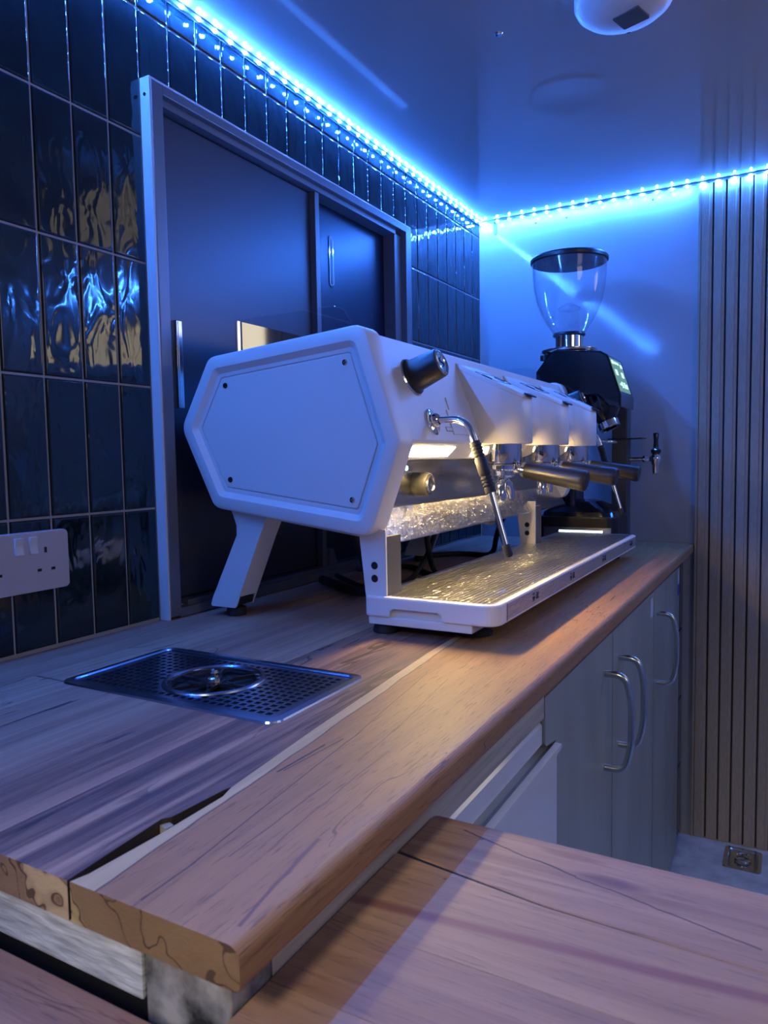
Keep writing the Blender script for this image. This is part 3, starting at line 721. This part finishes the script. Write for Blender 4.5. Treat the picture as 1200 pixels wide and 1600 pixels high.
# groups
GX, GR = .451, .0605; GY = (.640, .895, 1.150)
nrm = Vector((.47, 0, 1)).normalized()
def top_z(x): return 1.3135-.50*(x-.447)
for gi, gy in enumerate(GY):
    def plan(r, zf, back=.365, inset=0):
        pts = [(back, gy-r+inset*0)]+[(GX+r*math.sin(t), gy-r*math.cos(t)) for t in [PI*i/20 for i in range(21)]]+[(back, gy+r)]
        return [(x, y, zf(x)) for x, y in pts]
    cv = MB().rings([plan(GR-.002, lambda x: 1.1925), plan(GR, lambda x: 1.1945), plan(GR, lambda x: top_z(x)-.010), plan(GR-.0008, lambda x: top_z(x)-.0095),
                     plan(GR-.0008, lambda x: top_z(x)-.0085), plan(GR, lambda x: top_z(x)-.008), plan(GR-.0008, lambda x: top_z(x)-.003), plan(GR-.004, lambda x: top_z(x))], cap=True, smooth=True)
    cv = cv.build('group_cover', M['white'], em, autosmooth=.9)
    # dark oval keys on the slanted top
    ang = math.atan(.50)
    def on_top(u, v, h=.0): # u along slope from the back, v across
        x = .405+u*math.cos(ang); return (x+h*math.sin(ang), gy+v, top_z(.405)-u*math.sin(ang)+h*math.cos(ang))
    for (u0, u1, v0, v1) in ((.028, .050, -.044, -.030), (.028, .050, .020, .034), (.110, .126, -.020, .020)):
        pl_ = round_poly([(u0, v0), (u1, v0), (u1, v1), (u0, v1)], .0069, 5)
        MB().rings([[on_top(u, v, h) for u, v in pl_] for h in (-.001, .0012)]).build('key', M['black'], cv)
    pl_ = round_poly([(.015, -.052), (.060, -.052), (.060, .052), (.015, .052)], .012, 4)
    MB().tube([on_top(u, v, .0002) for u, v in pl_+pl_[:1]], .0007, 5, False).build('seam', M['darkgrey'], cv)
    MB().lathe([(.041, 1.1945-TOP), (.041, 1.160-TOP), (.040, 1.157-TOP), (.036, 1.156-TOP), (0, 1.156-TOP)], (GX, gy, TOP), (0, 0, 1), 40).build('group_ring', M['chrome'], em)
# portafilters
def portafilter(gy, label):
    p = thing('portafilter', label, 'portafilter', (GX, gy, 1.156), 'portafilters locked in the groups')
    MB().lathe([(0, .0), (.034, 0), (.037, -.003), (.037, -.010), (.031, -.014), (.029, -.022), (.020, -.028), (0, -.029)], (GX, gy, 1.1555), (0, 0, 1), 32).build('basket_holder', M['chrome'], p)
    a = Vector((GX+.030, gy, 1.1460)); b_ = Vector((.615, gy, 1.1215)); d = (b_-a).normalized(); L_ = (b_-a).length
    MB().lathe([(.011, 0), (.0085, .008), (.0085, .012), (.014, .016), (.014, .022)], a-d*.002, d, 20).build('neck', M['chrome'], p)
    MB().lathe([(.0, .018), (.0135, .018), (.0150, .022), (.0188, L_-.012), (.0190, L_-.0035), (.0175, L_-.001), (.0170, L_), (0, L_)], a, d, 28).build('handle', M['black'], p)
    sp_ = MB().lathe([(.010, 0), (.010, .012)], (GX+.004, gy, 1.118), (0, 0, 1), 16)
    for sg in (-1, 1):
        pth = [(GX+.004+.018*math.sin(t)*.35, gy+sg*.027*math.sin(t), 1.092+.028*math.cos(t)) for t in [PI*.55*i/8 for i in range(9)]]
        sp_.tube(pth, [.0105]*7+[.0095, .0085], 14)
    sp_.build('double_spout', M['chrome'], p, fix=False)
    return p
pf = portafilter(GY[0], 'nearest portafilter, black handle pointing out beside the steam wand')
dup(pf, (GX, GY[1], 1.156), 'middle one of the three black-handled portafilters')
dup(pf, (GX, GY[2], 1.156), 'farthest portafilter, black handle ending near the chrome tap')
# steam knobs on the slanted upper front
fn = Vector((.945, 0, .327)).normalized()
def knob(y, part=None):
    o_ = Vector((.4005, y, 1.2985)); kd = Vector((.93, 0, .36)).normalized()
    k = MB().lathe([(.0, 0), (.031, -.006), (.031, .000), (.030, .004), (.0265, .006), (.0235, .052), (.0225, .056), (.019, .057), (.019, .0545), (0, .0545)], o_, kd, 36).build('steam_knob', M['black'], em)
    MB().lathe([(.0315, -.004), (.0325, .0005), (.0305, .0025), (.029, .002)], o_, kd, 36).build('knob_ring', M['chrome'], k)
    MB().lathe([(.0205, .0560), (.0195, .0585), (.0165, .0590), (.0155, .0570), (0, .0568)], o_, kd, 36).build('knob_cap', M['chrome'], k)
    c = o_+kd*.0574; a = Vector((0, 1, 0)); b_ = kd.cross(a)*-1
    MB().tube([c+a*.006*math.sin(t*2.2)+b_*(.008-t*.0053) for t in [i*.3 for i in range(11)]], .0008, 6).build('cap_emblem', M['ink'], k)
    return k
knob(.372); knob(1.256)
# small hot water knob on the backsplash
hk = MB().lathe([(0, 0), (.021, 0), (.021, .022), (.019, .026), (.017, .0265), (.0165, .024), (0, .024)], (.366, .452, 1.1235), (1, 0, 0), 30).build('tap_knob', M['darkgrey'], em)
MB().lathe([(.016, .0265), (.015, .030), (.011, .0305), (.010, .0285), (0, .0285)], (.366, .452, 1.1235), (1, 0, 0), 30).build('knob_cap', M['steel'], hk)
MB().lathe([(0, .003), (.004, .002), (.005, 0)], (.366, .415, 1.152), (1, 0, 0), 12).build('indicator', M['icon'], em)
# steam wands
def wand(y, sy):
    fx = .4300
    w = MB().lathe([(0, .0035), (.020, .0035), (.0225, .002), (.0225, -.004)], (fx-.004, y, 1.2265), tuple(fn), 30).build('steam_wand', M['chrome'], em)
    if sy < 0: w.data = w.data
    MB().lathe([(.0115, 0), (.0125, .006), (.010, .011), (.0068, .013)], (fx-.003, y, 1.229), (1, 0, 0), 20).build('ball_joint', M['chrome'], w)
    for dy, dz in ((.0, .019), (.0, -.019), (.013, .012)):
        MB().lathe([(0, .002), (.0022, .0015), (.0026, 0)], (fx-.0015-dz*.345, y+dy, 1.2265+dz), tuple(fn), 10).build('screw', M['darkgrey'], w)
    path = bend([(fx+.004, y, 1.2295), (.488, y, 1.2295), (.524, y, 1.122), (.554, y, 1.020)], .026, 8)
    MB().tube(path, .0056, 14).build('pipe', M['chrome'], w)
    a = Vector((.500, y, 1.1935)); b_ = Vector((.527, y, 1.113)); d = (b_-a).normalized(); L_ = (b_-a).length
    pr = [(0.0058, 0), (.0085, .0005)]
    for i in range(9):
        s = .003+i*.0028; pr += [(.0092 if i % 2 else .0080, s), (.0092 if i % 2 else .0080, s+.0024)]
    pr += [(.0095, .030), (.0095, .055), (.0088, .056)]
    for i in range(8):
        s = .057+i*.0028; pr += [(.0092 if i % 2 else .0080, s), (.0092 if i % 2 else .0080, s+.0024)]
    pr += [(.0088, L_), (.0056, L_+.001)]
    MB().lathe(pr, a, d, 18).build('rubber_grip', M['rubber'], w)
    e = Vector((.554, y, 1.020)); dd = Vector((.030, 0, -.102)).normalized()
    MB().lathe([(.0060, -.012), (.0068, -.010), (.0068, .004), (.005, .008), (0, .009)], e, dd, 16).build('tip', M['rubber'], w)
    return w
wand(.392, 1)
dup_part([c for c in em.children if c.name.startswith('steam_wand')][0], (0, .858, 0))
# badge steps and rating plate on the slanted face
def face_pt(y, z, h): 
    x = .380+(1.358-z)*.3457; return (x+fn.x*h, y, z+fn.z*h)
def plate(name, y0, y1, z0, z1, h, m, parent=em, r=.0015):
    pl_ = round_poly([(y0, z0), (y1, z0), (y1, z1), (y0, z1)], r, 3)
    return MB().rings([[face_pt(y, z, hh_) for y, z in pl_] for hh_ in (-.001, h)]).build(name, m, parent)
plate('front_badge', .465, .60, 1.208, 1.250, .0022, M['white']); plate('front_badge', .478, .60, 1.250, 1.272, .0022, M['white'])
rp_ = plate('rating_plate', .440, .500, 1.2125, 1.2205, .0008, M['darkgrey'])
plate('plate_face', .4412, .4988, 1.2135, 1.2195, .0011, M['whiteplastic'], rp_)
# cup guards
g = MB().prism([(.103, 1.325), (.103, 1.402), (.108, 1.409), (.26, 1.4120), (.300, 1.4115), (.318, 1.404), (.330, 1.386), (.345, 1.335)], .3005, .3035, 'xz', bev=.0006).build('side_guard', M['acrylic'], em)
g2 = dup_part(g, (0, .977, 0))
MB().box(.1045, .106, 0.310, 1.268, 1.337, 1.4075).build('rear_guard', M['mirror'], em)
for y in (.3035, 1.273): MB().box(.0995, .1045, y-.004, y+.004, 1.33, 1.409, .001).build('guard_post', M['chrome'], em)
# legs
def rear_leg(y0, y1):
    prof = round_poly([(.110, 1.092), (.182, 1.086), (.110, .9175), (.050, .9175), (.122, 1.045)], [.001, .001, .003, .003, .03], 5)
    prof = [(.100, 1.094), (.184, 1.082), (.163, 1.040), (.109, .919), (.106, .917), (.055, .917), (.053, .920), (.056, .928), (.117, 1.043), (.119, 1.055), (.116, 1.066)]
    l = MB().prism(prof, y0, y0+.003, 'xz').prism([(x, z) for x, z in prof], y1-.003, y1, 'xz').prism([(.100, 1.094), (.116, 1.094), (.119, 1.055), (.117, 1.043), (.056, .928), (.053, .928), (.113, 1.043), (.113, 1.06)], y0+.003, y1-.003, 'xz')\
        .prism([(.181, 1.084), (.184, 1.082), (.163, 1.040), (.117, .937), (.114, .938), (.160, 1.042)], y0+.003, y1-.003, 'xz').build('leg', M['white'], em, fix=False)
    MB().prism([(.113, .934), (.109, .921), (.058, .921), (.064, .934)], y0+.003, y1-.003, 'xz').build('leg_plug', M['black'], l)
    MB().lathe([(0, .0), (.017, 0), (.0175, .002), (.0165, .014), (.010, .017), (0, .017)], (.090, (y0+y1)/2, TOP+.0002), (0, 0, 1), 24).build('foot', M['rubber'], l)
rear_leg(.268, .315); rear_leg(1.000, 1.047)
def front_leg(y0, y1):
    l = MB().prism([(.358, 1.062), (.405, 1.062), (.405, .930), (.372, .930)], y0, y0+.004, 'xz').build('leg', M['white'], em, fix=False)
    MB().box(.374, .4045, y0+.004, y1, .930, 1.050).build('leg_web', M['darkgrey'], l)
    for z in (1.006, .986):
        MB().lathe([(0, .0012), (.0052, .001), (.0060, 0)], (.385, y0, z), (0, -1, 0), 16).build('leg_bolt', M['black'], l)
    MB().lathe([(0, .0), (.020, 0), (.021, .003), (.018, .014), (.010, .018), (.010, .031), (0, .031)], (.390, (y0+y1)/2, TOP+.0002), (0, 0, 1), 24).build('foot', M['rubber'], l)
front_leg(.268, .318); front_leg(1.000, 1.050)
# drip tray
TY0, TY1, TX0, TX1, TZ = .262, 1.300, .370, .5845, .9600
dt = MB()
def trayring(ins, z, r): return [(x, y, z) for x, y in round_poly([(TX0+ins, TY0+ins), (TX1-ins, TY0+ins), (TX1-ins, TY1-ins), (TX0+ins, TY1-ins)], [max(.001, .006-ins), max(.001, r-ins), max(.001, r-ins), max(.001, .006-ins)], 6)]
dt.rings([trayring(.004, .9285, .022), trayring(.0005, .9300, .022), trayring(0, .9320, .022), trayring(0, TZ-.003, .022), trayring(.001, TZ-.0008, .022), trayring(.003, TZ, .022),
          trayring(.0115, TZ, .022), trayring(.0125, TZ-.001, .022), trayring(.0125, TZ-.010, .022)], cap=True)
dt = dt.build('drip_tray', M['white'], em)
# recessed grip on the near end, as a lighter inner panel under a shallow arch
MB().box(TX0+.004, .545, TY0+.004, TY0+.20, .9160, .9290, .002).build('under_tray', M['white'], dt)
def carve(o, cutter):
    md = o.modifiers.new('b', 'BOOLEAN'); md.operation = 'DIFFERENCE'; md.solver = 'EXACT'; md.object = cutter
    bpy.context.view_layer.update()
    me = bpy.data.meshes.new_from_object(o.evaluated_get(bpy.context.evaluated_depsgraph_get())); me.name = o.name
    o.modifiers.clear(); o.data = me; bpy.data.objects.remove(cutter)
carve(dt, MB().prism([(.408, .915), (.414, .9395), (.420, .943), (.492, .943), (.498, .9395), (.506, .915)], TY0-.01, TY0+.010, 'xz').build('cutter', M['white']))
gm = MB()
x = TX0+.018
while x < TX1-.016:
    gm.box(x, x+.0032, TY0+.013, TY1-.013, TZ-.004, TZ-.0006); x += .0078
for y in [TY0+.05+i*.104 for i in range(10)]: gm.box(TX0+.013, TX1-.013, y, y+.003, TZ-.0065, TZ-.0042)
o = gm.build('grate', M['grate'], dt, fix=False); o['kind'] = 'stuff'
MB().box(TX0+.013, TX1-.013, TY0+.013, TY1-.013, TZ-.0105, TZ-.0095).build('tray_floor', M['steel'], dt)
o = film_sheet((TX0+.006, TY0+.010, TZ+.0012), (TX1-.009, TY0+.010, TZ+.0012), (TX0+.006, TY1-.006, TZ+.0012), 52, 150, .0013, 5).build('protective_film', M['film'], dt, fix=False)
# gathered film end at the near left corner
gf = MB(); rnd = random.Random(4)
for i in range(16):
    x0 = TX0+.004+rnd.random()*.02; y0 = TY0+.008+rnd.random()*.035; h = .006+rnd.random()*.010
    gf.add([(x0, y0, TZ), (x0+rnd.uniform(-.006, .006), y0+rnd.uniform(-.006, .01), TZ+h), (x0+.007, y0+.004, TZ)], [(0, 1, 2)])
gf.build('film_gather', M['film2'], dt, fix=False)
# film tape on the front face with printed characters
MB().box(TX1+.0002, TX1+.0006, TY0+.040, TY1-.016, .9335, TZ-.003).build('tape', M['film2'], dt)
MB().box(TX1+.0006, TX1+.0009, TY0+.0385, TY0+.0402, .9320, TZ-.002).build('tape_edge', M['darkgrey'], dt)
def glyph(y, z, s, kind):
    """small stroke characters"""
    m_ = MB(); st = {0: [((.1, .9), (.9, .9)), ((.5, 1), (.5, .75)), ((.15, .75), (.85, .75)), ((.2, .55), (.8, .55)), ((.2, .55), (.2, .25)), ((.8, .55), (.8, .25)), ((.5, .5), (.5, .28)), ((.5, .28), (.15, .0)), ((.5, .28), (.88, .0))],
                   1: [((.05, .85), (.45, .85)), ((.45, .85), (.05, .1)), ((.1, .6), (.48, .1)), ((.52, .85), (.95, .85)), ((.95, .85), (.5, .05)), ((.58, .6), (.98, .08))]}[kind]
    for a, b_ in st:
        m_.tube([(TX1+.0008, y+a[0]*s, z+a[1]*s), (TX1+.0008, y+b_[0]*s, z+b_[1]*s)], .0005, 5)
    return m_
for y in (.418, .640, .90, 1.20):
    m_ = glyph(y, .9395, .0135, 0); g2_ = glyph(y+.018, .9395, .0135, 1); m_.add(g2_.v, g2_.f)
    m_.build('printed_characters', M['ink'], dt, fix=False)
for y in (.335, 1.255):
    MB().lathe([(0, 0), (.028, 0), (.029, .004), (.020, .010), (.012, .0165), (0, .0165)], (.520, y, TOP+.0002), (0, 0, 1), 28).build('tray_foot', M['rubber'], dt)

# ---------------------------------------------------------------- hoses and cables under the machine
def hose(pts, r, m, label, cat='cable', name='cable', rr=.05):
    o = MB().tube(bend(pts, rr, 8), r, 10).build(name, m); tag(o, label, cat); return o
hose([(.22, .47, 1.042), (.24, .48, .99), (.26, .47, .925), (.20, .52, .9095), (.05, .62, .9095)], .0095, M['rubber'], 'thick black hose dropping from the machine belly near the front leg', 'hose', 'hose')
hose([(.30, .62, 1.04), (.29, .66, .96), (.26, .76, .9065), (.12, .90, .9065), (.03, .80, .9065)], .006, M['rubber'], 'thin black cable curling behind the drip tray under the second group')
hose([(.24, .82, 1.04), (.22, .80, .95), (.24, .66, .906), (.18, .58, .906), (.035, .70, .906)], .0055, M['rubber'], 'thin black cable looping toward the window sill under the machine')
hose([(.33, .80, 1.036), (.345, .86, 1.018), (.33, .93, 1.018), (.30, .95, 1.038)], .004, simple('tan_hose', (.35, .26, .16), .5), 'short tan loop of pipe hanging below the splash lip', 'pipe', 'pipe')
hose([(.30, 1.10, 1.04), (.27, 1.10, .97), (.25, 1.13, .9075), (.15, 1.16, .9075), (.07, 1.06, .9075)], .007, M['rubber'], 'black cable trailing from behind the far front leg toward the window')

# ---------------------------------------------------------------- coffee grinder
GRY = 1.430; gc = .375
cg = thing('coffee_grinder', 'tall black coffee grinder with a clear glass hopper beside the far wall', 'coffee grinder', (.40, GRY, TOP))
def yprism(prof, y0, y1, bev=0): return MB().prism(prof, y0, y1, 'xz', bev=bev)
yprism([(.300, 1.405), (.340, 1.455), (.352, 1.463), (.478, 1.450), (.498, 1.438), (.533, 1.330), (.533, 1.296), (.505, 1.300), (.470, 1.330), (.400, 1.330), (.300, 1.345)], GRY-.090, GRY+.090, .005).build('head', M['gloss_black'], cg)
sc = yprism([(.4990, 1.4300), (.5010, 1.4310), (.5305, 1.3400), (.5285, 1.3390)], GRY-.083, GRY+.060).build('screen', M['screen'], cg)
def scr(u, v): # u down the screen 0..1, v across 0..1
    return Vector((.5010+(.5305-.5010)*u+.0006, GRY-.083+.143*v, 1.4310+(1.3400-1.4310)*u))
for (u, v, a, b_) in ((.12, .12, .05, .08), (.12, .45, .03, .20), (.16, .85, .05, .08), (.42, .22, .08, .09), (.45, .72, .08, .09), (.78, .25, .03, .05), (.78, .40, .09, .05), (.78, .62, .09, .05), (.80, .80, .07, .05)):
    p = [scr(u-a, v-b_), scr(u-a, v+b_), scr(u+a, v+b_), scr(u+a, v-b_)]; q = [x_+Vector((.0006, 0, .0003)) for x_ in p]
    MB().rings([p, q]).build('icon', M['icon'], sc)
MB().box(.300, .400, GRY-.060, GRY+.060, 1.02, 1.35, .01).build('column', M['gloss_black'], cg)
MB().lathe([(.055, 0), (.050, .04), (.028, .07), (.026, .075)], (.462, GRY-.02, 1.335), (.30, -.10, -1), 28).build('grind_chute', M['gloss_black'], cg)
MB().lathe([(.026, 0), (.029, .002), (.029, .020), (.026, .022), (.020, .021)], (.484, GRY-.027, 1.262), (.45, -.10, -1), 28).build('chute_collar', M['chrome'], cg)
fk = MB().tube(bend([(.39, GRY-.03, 1.215), (.50, GRY-.035, 1.205), (.50, GRY+.035, 1.205), (.39, GRY+.03, 1.215)], .03, 6), .0045, 10).build('portafilter_fork', M['chrome'], cg)
MB().prism(round_poly([(.300, GRY-.095), (.522, GRY-.095), (.522, GRY+.095), (.300, GRY+.095)], .03, 6), TOP+.006, 1.000, 'xy', bev=.004).build('base', M['black'], cg)
MB().rings([[(x_, y_, z_) for x_, y_ in round_poly([(.31+i_, GRY-.088+i_), (.515-i_, GRY-.088+i_), (.515-i_, GRY+.088-i_), (.31+i_, GRY+.088-i_)], .03, 6)] for i_, z_ in ((0, 1.0), (.004, 1.012), (.05, 1.04), (.07, 1.045))]).build('base_dome', M['gloss_black'], cg)
MB().prism(round_poly([(.325, GRY-.106), (.512, GRY-.106), (.512, GRY-.094), (.325, GRY-.094)], .005), .930, .972, 'xy').build('drawer', M['steel'], cg)
MB().box(.37, .49, GRY-.1072, GRY-.1062, .958, .964).build('drawer_light', emit('cool_white_light', (.75, .9, 1), 2.5), cg)
for x_ in (.33, .52):
    for y_ in (GRY-.08, GRY+.08): MB().lathe([(0, 0), (.014, 0), (.013, .0062), (0, .0062)], (x_, y_, TOP+.0002), (0, 0, 1), 16).build('foot', M['rubber'], cg)
# hopper
hx_, hb = .370, 1.478
MB().lathe([(.075, -.018), (.078, -.014), (.078, -.008), (.070, -.006), (0, -.006)], (hx_, GRY, hb), (0, 0, 1), 36).build('hopper_flange', M['steel'], cg)
MB().lathe([(.039, -.008), (.039, .030), (.037, .032)], (hx_, GRY, hb), (0, 0, 1), 32).build('hopper_collar', M['chrome'], cg)
MB().lathe([(.041, .030), (.046, .034), (.044, .040), (.038, .041)], (hx_, GRY, hb), (0, 0, 1), 24).build('hopper_gasket', M['black'], cg)
gp = [(.040, .036), (.048, .046), (.062, .066), (.078, .095), (.090, .125), (.099, .165), (.1025, .205), (.1035, .238)]
MB().lathe(gp, (hx_, GRY, hb), (0, 0, 1), 56).build('hopper_glass', M['glass'], cg)
MB().lathe([(.030, .036), (.031, .105), (.036, .110), (.0, .128)], (hx_, GRY, hb), (0, 0, 1), 6, smooth=False).build('hopper_valve', M['glass'], cg)
MB().lathe([(0, .236), (.1045, .236), (.108, .239), (.1085, .247), (.104, .252), (0, .255)], (hx_, GRY, hb), (0, 0, 1), 56).build('hopper_lid', M['black'], cg)
MB().lathe([(.014, 0), (.014, .014), (.011, .016), (0, .016)], (.315, GRY-.05, 1.440), (0, 0, 1), 20).build('adjust_knob', M['black'], cg)

# ---------------------------------------------------------------- cold tap
ct = thing('cold_tap', 'chrome dispensing tap with a black lever on a dark column by the far wall', 'tap', (.500, 1.600, TOP))
MB().box(.460, .505, 1.572, 1.628, TOP+.0005, 1.325, .003).build('column', M['darkgrey'], ct)
MB().box(.450, .548, 1.565, 1.635, 1.215, 1.2185).build('shelf', M['black'], ct)
MB().tube([(.505, 1.600, 1.155), (.553, 1.600, 1.155)], .0065, 14).build('shank', M['chrome'], ct)
MB().lathe([(.010, 0), (.011, .003), (.011, .012), (.008, .016), (.008, .020)], (.545, 1.600, 1.155), (1, 0, 0), 20).build('collar', M['chrome'], ct)
MB().lathe([(.006, -.040), (.009, -.038), (.0105, -.015), (.0165, .004), (.0165, .012), (.012, .018), (.010, .020)], (.582, 1.600, 1.150), (0, 0, 1), 24).build('spout_body', M['chrome'], ct)
MB().lathe([(.010, .019), (.0145, .024), (.0145, .032), (.008, .038), (.0065, .060), (.0085, .078), (.007, .082), (0, .083)], (.582, 1.600, 1.150), (0, 0, 1), 24).build('lever', M['gloss_black'], ct)
